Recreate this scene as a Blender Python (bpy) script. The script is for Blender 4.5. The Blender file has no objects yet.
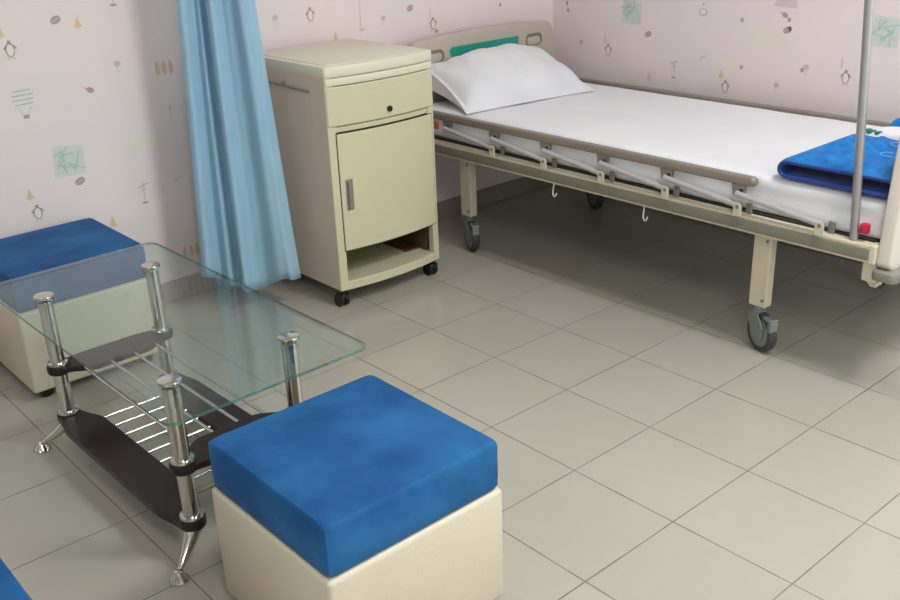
import bpy, bmesh, math, random
from mathutils import Vector, Matrix, noise
PI = math.pi
S = bpy.context.scene
C = S.collection
random.seed(7)

# ------------------------------------------------------------------ materials
def srgb(r, g, b):
    f = lambda c: (c/255)/12.92 if c/255 <= .04045 else (((c/255)+.055)/1.055)**2.4
    return (f(r), f(g), f(b), 1)

def mat(name, col, rough=.5, metal=0, bump=0, bscale=60, var=0, vscale=6, sheen=0, coat=0, spec=.5, aniso=None, col2=None):
    m = bpy.data.materials.new(name); m.use_nodes = True
    nt = m.node_tree; b = nt.nodes['Principled BSDF']
    b.inputs['Base Color'].default_value = col
    b.inputs['Roughness'].default_value = rough
    b.inputs['Metallic'].default_value = metal
    b.inputs['Sheen Weight'].default_value = sheen
    b.inputs['Coat Weight'].default_value = coat
    b.inputs['Specular IOR Level'].default_value = spec
    tc = nt.nodes.new('ShaderNodeTexCoord')
    if aniso:
        mp = nt.nodes.new('ShaderNodeMapping'); mp.inputs['Scale'].default_value = aniso
        nt.links.new(tc.outputs['Object'], mp.inputs['Vector']); vec = mp.outputs['Vector']
    else: vec = tc.outputs['Object']
    n = nt.nodes.new('ShaderNodeTexNoise'); n.inputs['Scale'].default_value = vscale; n.inputs['Detail'].default_value = 4
    nt.links.new(vec, n.inputs['Vector'])
    mx = nt.nodes.new('ShaderNodeMix'); mx.data_type = 'RGBA'
    c2 = col2 if col2 else tuple(min(1, c*(1-var)) for c in col[:3])+(1,)
    mx.inputs[6].default_value = col; mx.inputs[7].default_value = c2
    rp = nt.nodes.new('ShaderNodeMapRange'); rp.inputs[1].default_value = .38; rp.inputs[2].default_value = .62
    nt.links.new(n.outputs['Fac'], rp.inputs[0]); nt.links.new(rp.outputs[0], mx.inputs[0])
    if var or col2: nt.links.new(mx.outputs[2], b.inputs['Base Color'])
    if bump:
        n2 = nt.nodes.new('ShaderNodeTexNoise'); n2.inputs['Scale'].default_value = bscale; n2.inputs['Detail'].default_value = 3
        nt.links.new(vec, n2.inputs['Vector'])
        bp = nt.nodes.new('ShaderNodeBump'); bp.inputs['Strength'].default_value = bump; bp.inputs['Distance'].default_value = .002
        nt.links.new(n2.outputs['Fac'], bp.inputs['Height']); nt.links.new(bp.outputs[0], b.inputs['Normal'])
    return m

M = {}
M['wall'] = mat('wallpaper_ground', srgb(238,225,225), .75, bump=.05, bscale=200, col2=srgb(234,223,226), vscale=2.5)
M['wall_plain'] = mat('plain_wall_paint', srgb(206,198,190), .8, var=.03)
M['ceiling'] = mat('ceiling_paint', srgb(238,236,232), .85, var=.02)
M['skirt'] = mat('skirting_tile', srgb(158,145,138), .35, var=.08)
M['cab'] = mat('cream_moulded_plastic', srgb(208,202,172), .38, var=.03, vscale=3, bump=.04, bscale=90)
M['cabtop'] = mat('cream_lid_plastic', srgb(224,220,198), .33, var=.03, vscale=3)
M['cabside'] = mat('beige_side_panel', srgb(214,200,182), .42, var=.03, vscale=3)
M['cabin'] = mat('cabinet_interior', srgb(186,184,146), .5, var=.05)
M['brown'] = mat('brown_board', srgb(96,66,50), .6, var=.15)
M['gap'] = mat('dark_seam', srgb(60,56,44), .7)
M['black'] = mat('black_rubber', srgb(26,22,22), .4, var=.1)
M['blackplate'] = mat('dark_brown_lacquered_board', srgb(44,29,28), .33, var=.15, vscale=8, spec=.35)
M['chrome'] = mat('polished_chrome', srgb(214,212,206), .12, 1, var=.05, vscale=4)
M['steel'] = mat('brushed_steel_tube', srgb(172,168,172), .42, .6, var=.05, aniso=(1,1,30))
M['alu'] = mat('lavender_grey_aluminium', srgb(200,196,200), .4, .35, var=.04)
M['taupe'] = mat('taupe_rail_plastic', srgb(146,137,126), .42, .15, var=.06, aniso=(2,30,30), vscale=4)
M['beam'] = mat('olive_grey_beam_insert', srgb(134,131,116), .45, .1, var=.1, aniso=(1.5,40,40), vscale=5)
M['cream_metal'] = mat('cream_painted_steel', srgb(214,206,182), .4, var=.04)
M['bedplastic'] = mat('headboard_plastic', srgb(190,181,168), .45, var=.03)
M['bedplastic_dark'] = mat('headboard_recess', srgb(128,112,98), .55, var=.05)
M['footplastic'] = mat('footboard_plastic', srgb(222,214,204), .4, var=.02)
M['teal'] = mat('teal_inlay', srgb(22,158,140), .4, var=.1, vscale=20)
M['greyplastic'] = mat('grey_bumper_plastic', srgb(134,130,122), .5, var=.06)
M['castergrey'] = mat('castor_fork_grey', srgb(130,140,134), .4, .3, var=.08)
M['wheel'] = mat('castor_tyre', srgb(58,62,62), .55, var=.1)
M['sheet'] = mat('white_bed_linen', srgb(236,236,242), .85, bump=.12, bscale=500, sheen=.15, col2=srgb(232,233,240))
M['pillow'] = mat('white_pillow_cotton', srgb(233,233,238), .85, bump=.12, bscale=500, sheen=.15, col2=srgb(227,228,235), vscale=5)
M['mattress'] = mat('mattress_ticking', srgb(205,205,214), .9, bump=.2, bscale=200)
M['under'] = mat('bed_deck_dark_steel', srgb(70,64,58), .6, .2, var=.1)
M['quilt'] = mat('blue_quilt_satin', srgb(10,128,204), .5, bump=.15, bscale=120, sheen=.0, spec=.3, col2=srgb(4,108,188), vscale=14)
M['quilt_edge'] = mat('navy_quilt_lining', srgb(14,60,140), .6, bump=.2, bscale=200, sheen=.2)
M['swirl'] = mat('pale_blue_swirl', srgb(120,190,225), .6)
M['towel'] = mat('white_towel', srgb(232,234,238), .9, bump=.4, bscale=400, sheen=.3)
M['green'] = mat('green_print', srgb(40,130,112), .7)
M['red'] = mat('red_plastic', srgb(196,30,66), .4)
M['orange'] = mat('orange_plastic', srgb(206,104,64), .45)
M['foot'] = mat('cream_leatherette', srgb(212,202,182), .45, bump=.25, bscale=220, var=.03, vscale=4)
M['piping'] = mat('cream_leatherette_seam', srgb(206,192,166), .5)
M['white'] = mat('white_painted_metal', srgb(225,222,214), .4)
M['window_frame'] = mat('window_frame_white', srgb(235,235,232), .4)

def velvet(name, c1, c2):
    m = mat(name, c1, .75, bump=.35, bscale=420, sheen=.25, spec=.2, col2=c2, vscale=5.5)
    b = m.node_tree.nodes['Principled BSDF']
    b.inputs['Sheen Tint'].default_value = srgb(120,165,210); b.inputs['Sheen Roughness'].default_value = .35
    return m
M['velvet'] = velvet('royal_blue_velvet', srgb(40,104,160), srgb(24,78,134))

def curtain_mat():
    m = mat('light_blue_curtain_cloth', srgb(172,210,234), .8, bump=.3, bscale=30, sheen=.2, aniso=(12,12,1), col2=srgb(164,204,230), vscale=8)
    nt = m.node_tree; b = nt.nodes['Principled BSDF']; out = nt.nodes['Material Output']
    tr = nt.nodes.new('ShaderNodeBsdfTranslucent'); tr.inputs[0].default_value = srgb(140,190,220)
    ms = nt.nodes.new('ShaderNodeMixShader'); ms.inputs[0].default_value = .2
    nt.links.new(b.outputs[0], ms.inputs[1]); nt.links.new(tr.outputs[0], ms.inputs[2]); nt.links.new(ms.outputs[0], out.inputs[0])
    return m
M['curtain'] = curtain_mat()

def glass_mat():
    m = bpy.data.materials.new('clear_table_glass'); m.use_nodes = True
    nt = m.node_tree; nt.nodes.clear()
    out = nt.nodes.new('ShaderNodeOutputMaterial'); t = nt.nodes.new('ShaderNodeBsdfTransparent'); g = nt.nodes.new('ShaderNodeBsdfGlossy')
    t.inputs[0].default_value = (.88,.945,.925,1); g.inputs['Roughness'].default_value = .03
    # Schlick reflectance, equal from both sides of the pane
    ge = nt.nodes.new('ShaderNodeNewGeometry'); dp = nt.nodes.new('ShaderNodeVectorMath'); dp.operation = 'DOT_PRODUCT'
    nt.links.new(ge.outputs['Incoming'], dp.inputs[0]); nt.links.new(ge.outputs['Normal'], dp.inputs[1])
    def mth(op, a, b=None):
        n = nt.nodes.new('ShaderNodeMath'); n.operation = op; nt.links.new(a, n.inputs[0])
        if b is not None: n.inputs[1].default_value = b
        return n.outputs[0]
    ab = mth('ABSOLUTE', dp.outputs['Value']); iv = nt.nodes.new('ShaderNodeMath'); iv.operation = 'SUBTRACT'; iv.inputs[0].default_value = 1
    nt.links.new(ab, iv.inputs[1]); f = mth('ADD', mth('MULTIPLY', mth('POWER', iv.outputs[0], 5), .95), .05).node
    ms = nt.nodes.new('ShaderNodeMixShader')
    nt.links.new(f.outputs[0], ms.inputs[0]); nt.links.new(t.outputs[0], ms.inputs[1]); nt.links.new(g.outputs[0], ms.inputs[2])
    nt.links.new(ms.outputs[0], out.inputs[0]); return m
M['glass'] = glass_mat()
def glass_edge():
    m = mat('green_glass_edge', srgb(96,132,120), .15, var=.3, vscale=30, spec=.8)
    nt = m.node_tree; b = nt.nodes['Principled BSDF']; out = nt.nodes['Material Output']
    t = nt.nodes.new('ShaderNodeBsdfTransparent'); t.inputs[0].default_value = (.6,.8,.72,1)
    ms = nt.nodes.new('ShaderNodeMixShader'); ms.inputs[0].default_value = .35
    nt.links.new(b.outputs[0], ms.inputs[1]); nt.links.new(t.outputs[0], ms.inputs[2]); nt.links.new(ms.outputs[0], out.inputs[0])
    return m
M['glass_edge'] = glass_edge()

def floor_mat(x0, y0, T):
    m = bpy.data.materials.new('glazed_floor_tiles'); m.use_nodes = True
    nt = m.node_tree; b = nt.nodes['Principled BSDF']; L = nt.links.new
    g = nt.nodes.new('ShaderNodeNewGeometry'); sp = nt.nodes.new('ShaderNodeSeparateXYZ'); L(g.outputs['Position'], sp.inputs[0])
    def mth(op, a, v=None, v2=None):
        n = nt.nodes.new('ShaderNodeMath'); n.operation = op
        if hasattr(a, 'links'): L(a, n.inputs[0])
        else: n.inputs[0].default_value = a
        if v is not None:
            if hasattr(v, 'links'): L(v, n.inputs[1])
            else: n.inputs[1].default_value = v
        if v2 is not None: n.inputs[2].default_value = v2
        return n.outputs[0]
    ds, ids = [], []
    for ax, o in ((0, x0), (1, y0)):
        s = mth('DIVIDE', mth('SUBTRACT', sp.outputs[ax], o), T)
        ids.append(mth('FLOOR', s))
        fr = mth('SUBTRACT', s, ids[-1])
        ds.append(mth('MULTIPLY', mth('MINIMUM', fr, mth('SUBTRACT', 1.0, fr)), T))
    d = mth('MINIMUM', ds[0], ds[1])
    gr = nt.nodes.new('ShaderNodeMapRange'); gr.inputs[1].default_value = .0009; gr.inputs[2].default_value = .0021
    L(d, gr.inputs[0])                                   # 0 in grout, 1 on tile
    cb = nt.nodes.new('ShaderNodeCombineXYZ'); L(ids[0], cb.inputs[0]); L(ids[1], cb.inputs[1])
    wn = nt.nodes.new('ShaderNodeTexWhiteNoise'); wn.noise_dimensions = '3D'; L(cb.outputs[0], wn.inputs['Vector'])
    n = nt.nodes.new('ShaderNodeTexNoise'); n.inputs['Scale'].default_value = 3; n.inputs['Detail'].default_value = 5; L(g.outputs['Position'], n.inputs['Vector'])
    v = mth('ADD', mth('MULTIPLY', wn.outputs['Value'], .45), mth('MULTIPLY', n.outputs['Fac'], .55))
    mx = nt.nodes.new('ShaderNodeMix'); mx.data_type = 'RGBA'; L(v, mx.inputs[0])
    mx.inputs[6].default_value = srgb(174,169,157); mx.inputs[7].default_value = srgb(183,178,167)
    # grout strength varies along the joints (dirt)
    n3 = nt.nodes.new('ShaderNodeTexNoise'); n3.inputs['Scale'].default_value = 7; L(g.outputs['Position'], n3.inputs['Vector'])
    r3 = nt.nodes.new('ShaderNodeMapRange'); r3.inputs[1].default_value=.35; r3.inputs[2].default_value=.65; L(n3.outputs['Fac'], r3.inputs[0])
    gm = nt.nodes.new('ShaderNodeMix'); gm.data_type='RGBA'; L(r3.outputs[0], gm.inputs[0])
    gm.inputs[6].default_value = srgb(100,94,86); gm.inputs[7].default_value = srgb(136,131,122)
    m2 = nt.nodes.new('ShaderNodeMix'); m2.data_type = 'RGBA'; L(gr.outputs[0], m2.inputs[0])
    L(gm.outputs[2], m2.inputs[6]); L(mx.outputs[2], m2.inputs[7]); L(m2.outputs[2], b.inputs['Base Color'])
    rr = nt.nodes.new('ShaderNodeMapRange'); rr.inputs[3].default_value = .7; rr.inputs[4].default_value = .2; L(gr.outputs[0], rr.inputs[0]); L(rr.outputs[0], b.inputs['Roughness'])
    bp = nt.nodes.new('ShaderNodeBump'); bp.inputs['Strength'].default_value = .6; bp.inputs['Distance'].default_value = .001
    L(gr.outputs[0], bp.inputs['Height'])
    n4 = nt.nodes.new('ShaderNodeTexNoise'); n4.inputs['Scale'].default_value = 25; L(g.outputs['Position'], n4.inputs['Vector'])
    b2 = nt.nodes.new('ShaderNodeBump'); b2.inputs['Strength'].default_value = .06; b2.inputs['Distance'].default_value = .002
    L(n4.outputs['Fac'], b2.inputs['Height']); L(bp.outputs[0], b2.inputs['Normal']); L(b2.outputs[0], b.inputs['Normal'])
    return m
M['floor'] = floor_mat(-1.3938, 1.5764, .3)

# ------------------------------------------------------------------ mesh helpers
def obj(name, bm, m, parent=None, smooth=False):
    me = bpy.data.meshes.new(name)
    bmesh.ops.recalc_face_normals(bm, faces=bm.faces[:]) if not getattr(bm, 'keep', False) else None
    bm.to_mesh(me); bm.free()
    for x in (m if isinstance(m, (list, tuple)) else [m]): me.materials.append(x)
    if smooth:
        for p in me.polygons: p.use_smooth = True
        try: me.set_sharp_from_angle(angle=math.radians(40))
        except Exception: pass
    o = bpy.data.objects.new(name, me); C.objects.link(o)
    if parent: o.parent = parent
    return o
def thing(name, label, cat, loc=(0,0,0), rz=0, group=None):
    o = bpy.data.objects.new(name, None); C.objects.link(o); o.empty_display_size = .1
    o.location = loc; o.rotation_euler = (0,0,rz); return tag(o, label, cat, group)
def tag(o, label, cat, group=None):
    o['label'] = label; o['category'] = cat
    if group: o['group'] = group
    return o
def struct(o): o['kind'] = 'structure'; return o
def new(): return bmesh.new()
def box(bm, x0, x1, y0, y1, z0, z1, bev=0, seg=2, mi=0):
    b = bmesh.new()
    r = bmesh.ops.create_cube(b, size=1)
    for v in b.verts: v.co = Vector(((x0+x1)/2+v.co.x*(x1-x0), (y0+y1)/2+v.co.y*(y1-y0), (z0+z1)/2+v.co.z*(z1-z0)))
    if bev: bmesh.ops.bevel(b, geom=b.edges[:], offset=bev, segments=seg, profile=.5, affect='EDGES')
    merge(bm, b, mi); return bm
def merge(bm, b, mi=0, mx=None):
    if mx is not None: bmesh.ops.transform(b, matrix=mx, verts=b.verts[:])
    b.verts.index_update()
    vs = [bm.verts.new(v.co) for v in b.verts]
    for f in b.faces:
        try:
            nf = bm.faces.new([vs[v.index] for v in f.verts]); nf.material_index = mi
        except ValueError: pass
    b.free()
def frame_at(p, q):
    d = (Vector(q)-Vector(p)).normalized()
    a = Vector((0,0,1)) if abs(d.z) < .95 else Vector((1,0,0))
    s = d.cross(a).normalized(); t = s.cross(d).normalized(); return d, s, t
def tube(bm, pts, r, n=16, cap=True, mi=0):
    pts = [Vector(p) for p in pts]; rs = r if isinstance(r, (list, tuple)) else [r]*len(pts)
    rings = []; s = None
    for i, p in enumerate(pts):
        d = (pts[min(i+1, len(pts)-1)]-pts[max(i-1, 0)]).normalized()
        if s is None:
            a = Vector((0,0,1)) if abs(d.z) < .9 else Vector((1,0,0))
            s = d.cross(a).normalized()
        else: s = (s - d*s.dot(d)).normalized()
        t = d.cross(s)
        rings.append([bm.verts.new(p+(s*math.cos(k*2*PI/n)+t*math.sin(k*2*PI/n))*rs[i]) for k in range(n)])
    for a, b in zip(rings, rings[1:]):
        for k in range(n): bm.faces.new((a[k], a[(k+1)%n], b[(k+1)%n], b[k])).material_index = mi
    if cap: bm.faces.new(rings[0][::-1]).material_index = mi; bm.faces.new(rings[-1]).material_index = mi
    return bm
def lathe(bm, prof, cx=0, cy=0, n=28, mi=0):
    """profile of (radius, z) about a vertical axis"""
    rings = [[bm.verts.new((cx+r*math.cos(k*2*PI/n), cy+r*math.sin(k*2*PI/n), z)) for k in range(n)] for r, z in prof]
    for a, b in zip(rings, rings[1:]):
        for k in range(n): bm.faces.new((a[k], a[(k+1)%n], b[(k+1)%n], b[k])).material_index = mi
    bm.faces.new(rings[0][::-1]).material_index = mi; bm.faces.new(rings[-1]).material_index = mi
    return bm
def prism(bm, outline, axis, a, b, bev=0, mi=0, seg=2):
    """extrude a 2D outline along an axis between a and b; outline coords are the other two axes in order"""
    t = bmesh.new()
    def P(u, v, w): return {'x': (w, u, v), 'y': (u, w, v), 'z': (u, v, w)}[axis]
    va = [t.verts.new(P(u, v, a)) for u, v in outline]; vb = [t.verts.new(P(u, v, b)) for u, v in outline]
    t.faces.new(va[::-1]); t.faces.new(vb); n = len(va)
    for k in range(n): t.faces.new((va[k], va[(k+1)%n], vb[(k+1)%n], vb[k]))
    bmesh.ops.recalc_face_normals(t, faces=t.faces[:])
    if bev:
        es = [e for e in t.edges if len(e.link_faces) == 2 and e.calc_face_angle(0) > .6]
        bmesh.ops.bevel(t, geom=es, offset=bev, segments=seg, profile=.5, affect='EDGES')
    merge(bm, t, mi); return bm
def rrect(x0, x1, y0, y1, r, n=6):
    o = []
    for cx, cy, a in ((x1-r, y1-r, 0), (x0+r, y1-r, 90), (x0+r, y0+r, 180), (x1-r, y0+r, 270)):
        for k in range(n+1):
            t = math.radians(a+90*k/n); o.append((cx+r*math.cos(t), cy+r*math.sin(t)))
    return o
def subtree(o):
    return [c for c in C.objects if c.parent == o]
def dup(root, loc=None, rz=None, label=None):
    def cp(o, par):
        kids = subtree(o)
        c = o.copy(); C.objects.link(c); c.parent = par
        for k in kids: cp(k, c)
        return c
    r = cp(root, root.parent)
    if loc is not None: r.location = loc
    if rz is not None: r.rotation_euler = (0,0,rz)
    if label: r['label'] = label
    return r

# ------------------------------------------------------------------ the room
XW, YW, XR, YB, H = -3.17, 3.395, 2.3, -2.0, 2.75
struct(obj('floor', box(new(), XW-.15, XR+.15, YB-.15, YW+.15, -.1, 0), M['floor']))
struct(obj('ceiling', box(new(), XW-.15, XR+.15, YB-.15, YW+.15, H, H+.1), M['ceiling']))

MC = {'ink': mat('print_ink', srgb(168,154,157), .75), 'belly': mat('print_cream', srgb(238,231,224), .75),
      'yellow': mat('print_yellow', srgb(226,206,162), .75), 'teal': mat('print_teal_wash', srgb(212,220,218), .75),
      'tealink': mat('print_teal_ink', srgb(180,202,198), .75), 'maroon': mat('print_maroon', srgb(186,160,160), .75),
      'grey': mat('print_grey', srgb(204,196,196), .75), 'mint': mat('print_mint_wash', srgb(233,227,217), .75),
      'mauve': mat('print_mauve_wash', srgb(217,203,213), .75), 'orange': mat('print_orange', srgb(224,194,166), .75)}
MN = list(MC)
class Wall:
    """wall slab with its printed motifs as thin faces of the same mesh"""
    def __init__(s, slabs, fn):
        s.bm = new(); s.fn = fn; s.lift = .0006
        for b in slabs: box(s.bm, *b)
    def poly(s, pts, c, lift=None):
        l = s.lift if lift is None else lift
        f = s.bm.faces.new([s.bm.verts.new(s.fn(u, v, l)) for u, v in pts]); f.material_index = 1+MN.index(c)
    def ell(s, u, v, a, b, c, lift=None, rot=0, n=14):
        s.poly([(u+a*math.cos(k*2*PI/n)*math.cos(rot)-b*math.sin(k*2*PI/n)*math.sin(rot), v+a*math.cos(k*2*PI/n)*math.sin(rot)+b*math.sin(k*2*PI/n)*math.cos(rot)) for k in range(n)], c, lift)
    def line(s, u0, v0, u1, v1, w, c, lift=.0014):
        d = math.hypot(u1-u0, v1-v0); nx, ny = -(v1-v0)/d*w/2, (u1-u0)/d*w/2
        s.poly([(u0-nx, v0-ny), (u1-nx, v1-ny), (u1+nx, v1+ny), (u0+nx, v0+ny)], c, lift)
    def penguin(s, u, v):
        s.ell(u, v, .0145, .0215, 'ink', .0008); s.ell(u, v-.001, .0105, .0175, 'belly', .0014)
        s.line(u-.019, v+.002, u-.012, v+.013, .004, 'ink'); s.line(u+.019, v+.002, u+.012, v+.013, .004, 'ink')
        s.line(u-.012, v-.026, u-.004, v-.024, .004, 'orange'); s.line(u+.012, v-.026, u+.004, v-.024, .004, 'orange')
        s.ell(u, v+.024, .006, .004, 'ink', .0016)
    def tree(s, u, v):
        s.poly([(u-.013, v-.014), (u+.013, v-.014), (u+.006, v+.004), (u, v+.022), (u-.006, v+.004)], 'yellow', .0008)
        s.line(u, v-.02, u, v+.004, .003, 'orange')
    def palm(s, u, v, k=1.):
        s.poly([(u-.05*k, v-.05*k), (u+.05*k, v-.054*k), (u+.056*k, v+.04*k), (u-.04*k, v+.052*k)], 'teal', .0008)
        rnd = random.Random(int(u*1000))
        for i in range(11):
            a = rnd.uniform(-.9, .9); cx, cy, l = rnd.uniform(-.03, .03)*k, rnd.uniform(-.03, .03)*k, rnd.uniform(.015, .035)*k
            if i % 2: a += PI/2
            s.line(u+cx-l*math.cos(a), v+cy-l*math.sin(a), u+cx+l*math.cos(a), v+cy+l*math.sin(a), .004, 'tealink', .0014+i*.0001)
    def leaf(s, u, v, k=1.):
        s.ell(u, v, .018*k, .012*k, 'maroon', .0008, rot=.4); s.line(u-.014*k, v-.006*k, u+.014*k, v+.007*k, .002, 'mauve')
    def pin(s, u, v):
        s.line(u, v-.035, u, v+.035, .003, 'grey'); s.line(u-.02, v+.018, u+.02, v+.03, .004, 'tealink'); s.line(u-.014, v+.005, u+.012, v+.012, .003, 'grey')
        s.ell(u, v-.037, .012, .004, 'maroon', .0008)
    def bloom(s, u, v):
        s.ell(u, v, .012, .01, 'grey', .0008); s.line(u, v-.03, u, v-.008, .002, 'grey')
    def sprig(s, u, v):
        s.line(u-.018, v-.006, u+.018, v+.008, .003, 'grey'); s.line(u-.005, v-.012, u-.002, v, .003, 'grey')
    def face(s, u, v):
        s.ell(u, v, .02, .016, 'grey', .0008); s.ell(u, v+.002, .013, .010, 'belly', .0014); s.ell(u, v+.03, .004, .004, 'maroon')
    def balloon(s, u, v):
        s.ell(u, v, .042, .034, 'mint', .0008)
        for k in range(4): s.line(u-.036+abs(k-1.5)*.006, v+.02-k*.014, u+.036-abs(k-1.5)*.006, v+.022-k*.014, .004, 'tealink')
        s.line(u-.02, v-.03, u-.006, v-.055, .002, 'grey'); s.line(u+.02, v-.03, u+.006, v-.055, .002, 'grey')
        s.poly([(u-.009, v-.066), (u+.009, v-.066), (u+.009, v-.054), (u-.009, v-.054)], 'maroon', .0008)
    def bird(s, u, v):
        s.ell(u, v, .013, .009, 'maroon', .0008, rot=-.4); s.line(u-.012, v+.004, u-.02, v+.012, .003, 'maroon')
    def dot(s, u, v): s.ell(u, v, .007, .009, 'maroon', .0008)
    def whale(s, u, v): s.poly([(u-.12, v+.02), (u-.06, v+.045), (u+.03, v+.03), (u+.1, v-.03), (u+.12, v-.055), (u, v-.045), (u-.1, v-.03)], 'mint', .0004)
    def band(s, u, v): s.poly([(u-.05, v), (u+.05, v-.005), (u+.04, v+.03), (u-.03, v+.035)], 'mauve', .0006)
    def cols(s, u, v):
        for k in (-.028, -.004, .02): s.ell(u+k, v, .008, .024, 'orange', .0008)
    def patch(s, u, v): s.poly([(u-.05, v-.03), (u+.05, v-.03), (u+.06, v+.02), (u-.03, v+.03)], 'mint', .0004)
    def bar(s, u, v): s.line(u, v-.018, u, v+.018, .005, 'yellow')
    def mast(s, u, v): s.line(u, v-.03, u, v+.09, .002, 'grey'); s.ell(u+.004, v-.036, .014, .006, 'orange', .0008)
    def put(s, L, du=0, dv=0, lo=-99, hi=99):
        for kind, u, v in L:
            if lo < u+du < hi and .12 < v+dv < H-.1: getattr(s, kind)(u+du, v+dv)

wl = Wall([(XW-.1, XW, YB-.1, YW+.1, 0, H)], lambda u, v, l: (XW+l, u, v))
headm = [('penguin',.995,.945),('tree',.975,1.0),('leaf',1.147,1.017),('balloon',1.003,.80),('bird',1.217,.79),('palm',1.104,.581),('leaf',1.13,.505),
 ('tree',.964,.495),('penguin',.977,.432),('pin',1.34,.42),('sprig',1.472,.442),('tree',1.214,.342),('cols',1.485,.165),('bar',1.48,.681),
 ('penguin',2.084,.933),('bloom',1.933,.939),('mast',2.312,.89),('bloom',2.422,.886),('bar',2.664,.88),('penguin',2.677,.835),('dot',2.695,.805),('dot',3.061,.873),
 ('tree',2.19,.84),('leaf',2.56,.91),('dot',2.08,1.0),('sprig',1.65,.6),('patch',1.36,.60),('leaf',1.8,.8),('patch',.85,.66),('dot',.86,.86),('bloom',1.32,.86)]
wl.put(headm)
for k in (1, 2, 3): wl.put(headm, dv=k*.66)
for k in (-1, -2): 
    for j in (0, 1, 2, 3): wl.put(headm, du=k*1.1-1.1, dv=j*.66, lo=YB+.1, hi=.8)
struct(obj('wall_left', wl.bm, [M['wall']]+[MC[k] for k in MN]))

WX0, WX1, WZ0, WZ1 = -.35, 1.45, .9, 2.3
wb = Wall([(XW, WX0, YW, YW+.1, 0, H), (WX1, XR+.1, YW, YW+.1, 0, H), (WX0, WX1, YW, YW+.1, 0, WZ0), (WX0, WX1, YW, YW+.1, WZ1, H)], lambda u, v, l: (u, YW-l, v))
longm = [('dot',-3.083,.853),('dot',-3.077,.823),('palm',-2.72,.84),('leaf',-2.627,.752),('bar',-2.859,.717),('penguin',-2.84,.668),('bloom',-2.997,.69),('pin',-2.487,.625),
 ('tree',-2.612,.58),('face',-2.361,.858),('sprig',-2.348,.684),('bird',-2.002,.869),('leaf',-1.988,.816),('band',-2.003,.90),('whale',-2.07,.79),('dot',-2.182,.839),
 ('tree',-2.259,.626),('penguin',-2.236,.577),('patch',-2.249,.675),('dot',-2.17,.662),('dot',-1.912,.677),('bloom',-2.012,.61)]
for k in (0, 1, 2, 3, 4):
    for j in (0, 1, 2):
        L = [m for m in longm if not (k*1.1+m[1] > WX0-.1 and k*1.1+m[1] < WX1+.1 and j*.66+m[2] > WZ0-.12)]
        wb.put(L, du=k*1.1, dv=j*.66, lo=XW+.05, hi=XR-.1)
struct(obj('wall_back', wb.bm, [M['wall']]+[MC[k] for k in MN]))

def window(name, axis, a0, a1, z0, z1, w0, w1, n=3):
    e = bpy.data.objects.new(name, None); C.objects.link(e); e['kind'] = 'structure'
    e.location = ((a0+a1)/2, (w0+w1)/2, z0) if axis == 'x' else ((w0+w1)/2, (a0+a1)/2, z0)
    f = new(); p = new()
    def bx(bm, u0, u1, zz0, zz1, t0, t1, bev=.004):
        if axis == 'x': box(bm, u0-e.location.x, u1-e.location.x, t0-e.location.y, t1-e.location.y, zz0-z0, zz1-z0, bev)
        else: box(bm, t0-e.location.x, t1-e.location.x, u0-e.location.y, u1-e.location.y, zz0-z0, zz1-z0, bev)
    t0, t1 = (w0+w1)/2-.03, (w0+w1)/2+.03
    g = .002
    bx(f, a0+g, a1-g, z0+g, z0+.05, t0, t1); bx(f, a0+g, a1-g, z1-.05, z1-g, t0, t1)
    for k in range(n+1):
        c = a0+g+.025+(a1-a0-.05-2*g)*k/n; bx(f, c-.025, c+.025, z0+.05, z1-.05, t0, t1)
    for k in range(n):
        l0 = a0+.025+(a1-a0-.05)*k/n+.025; l1 = a0+.025+(a1-a0-.05)*(k+1)/n-.025
        bx(p, l0, l1, z0+.05, z1-.05, (w0+w1)/2-.003, (w0+w1)/2+.003, 0)
    obj('window_frame', f, M['window_frame'], e); obj('window_pane', p, M['glass'], e)
window('window_1', 'x', WX0, WX1, WZ0, WZ1, YW, YW+.1, 3)
VY0, VY1, VZ0, VZ1 = 1.7, 3.2, .12, 2.3
wr = new()
box(wr, XR, XR+.1, YB-.1, VY0, 0, H); box(wr, XR, XR+.1, VY1, YW, 0, H); box(wr, XR, XR+.1, VY0, VY1, 0, VZ0); box(wr, XR, XR+.1, VY0, VY1, VZ1, H)
struct(obj('wall_right', wr, M['wall_plain']))
window('window_2', 'y', VY0, VY1, VZ0, VZ1, XR, XR+.1, 4)
UX0, UX1, UZ0, UZ1 = -.9, 1.7, .95, 2.35
wf = new(); box(wf, XW, UX0, YB-.1, YB, 0, H); box(wf, UX1, XR, YB-.1, YB, 0, H); box(wf, UX0, UX1, YB-.1, YB, 0, UZ0); box(wf, UX0, UX1, YB-.1, YB, UZ1, H)
struct(obj('wall_front', wf, M['wall_plain']))
window('added_window_3', 'x', UX0, UX1, UZ0, UZ1, YB-.1, YB, 4)  # unseen window, added as a broad source behind the camera
for nm, b in (('baseboard_left', (XW+.0005, XW+.012, YB+.013, YW-.013, 0.0005, .078)), ('baseboard_back', (XW+.0005, XR-.013, YW-.012, YW-.0005, .0005, .078)),
              ('baseboard_right', (XR-.012, XR-.0005, YB+.013, YW-.013, .0005, .078)), ('baseboard_front', (XW+.0005, XR-.013, YB+.0005, YB+.012, .0005, .078))):
    struct(obj(nm, box(new(), *b, .003), M['skirt']))

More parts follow.
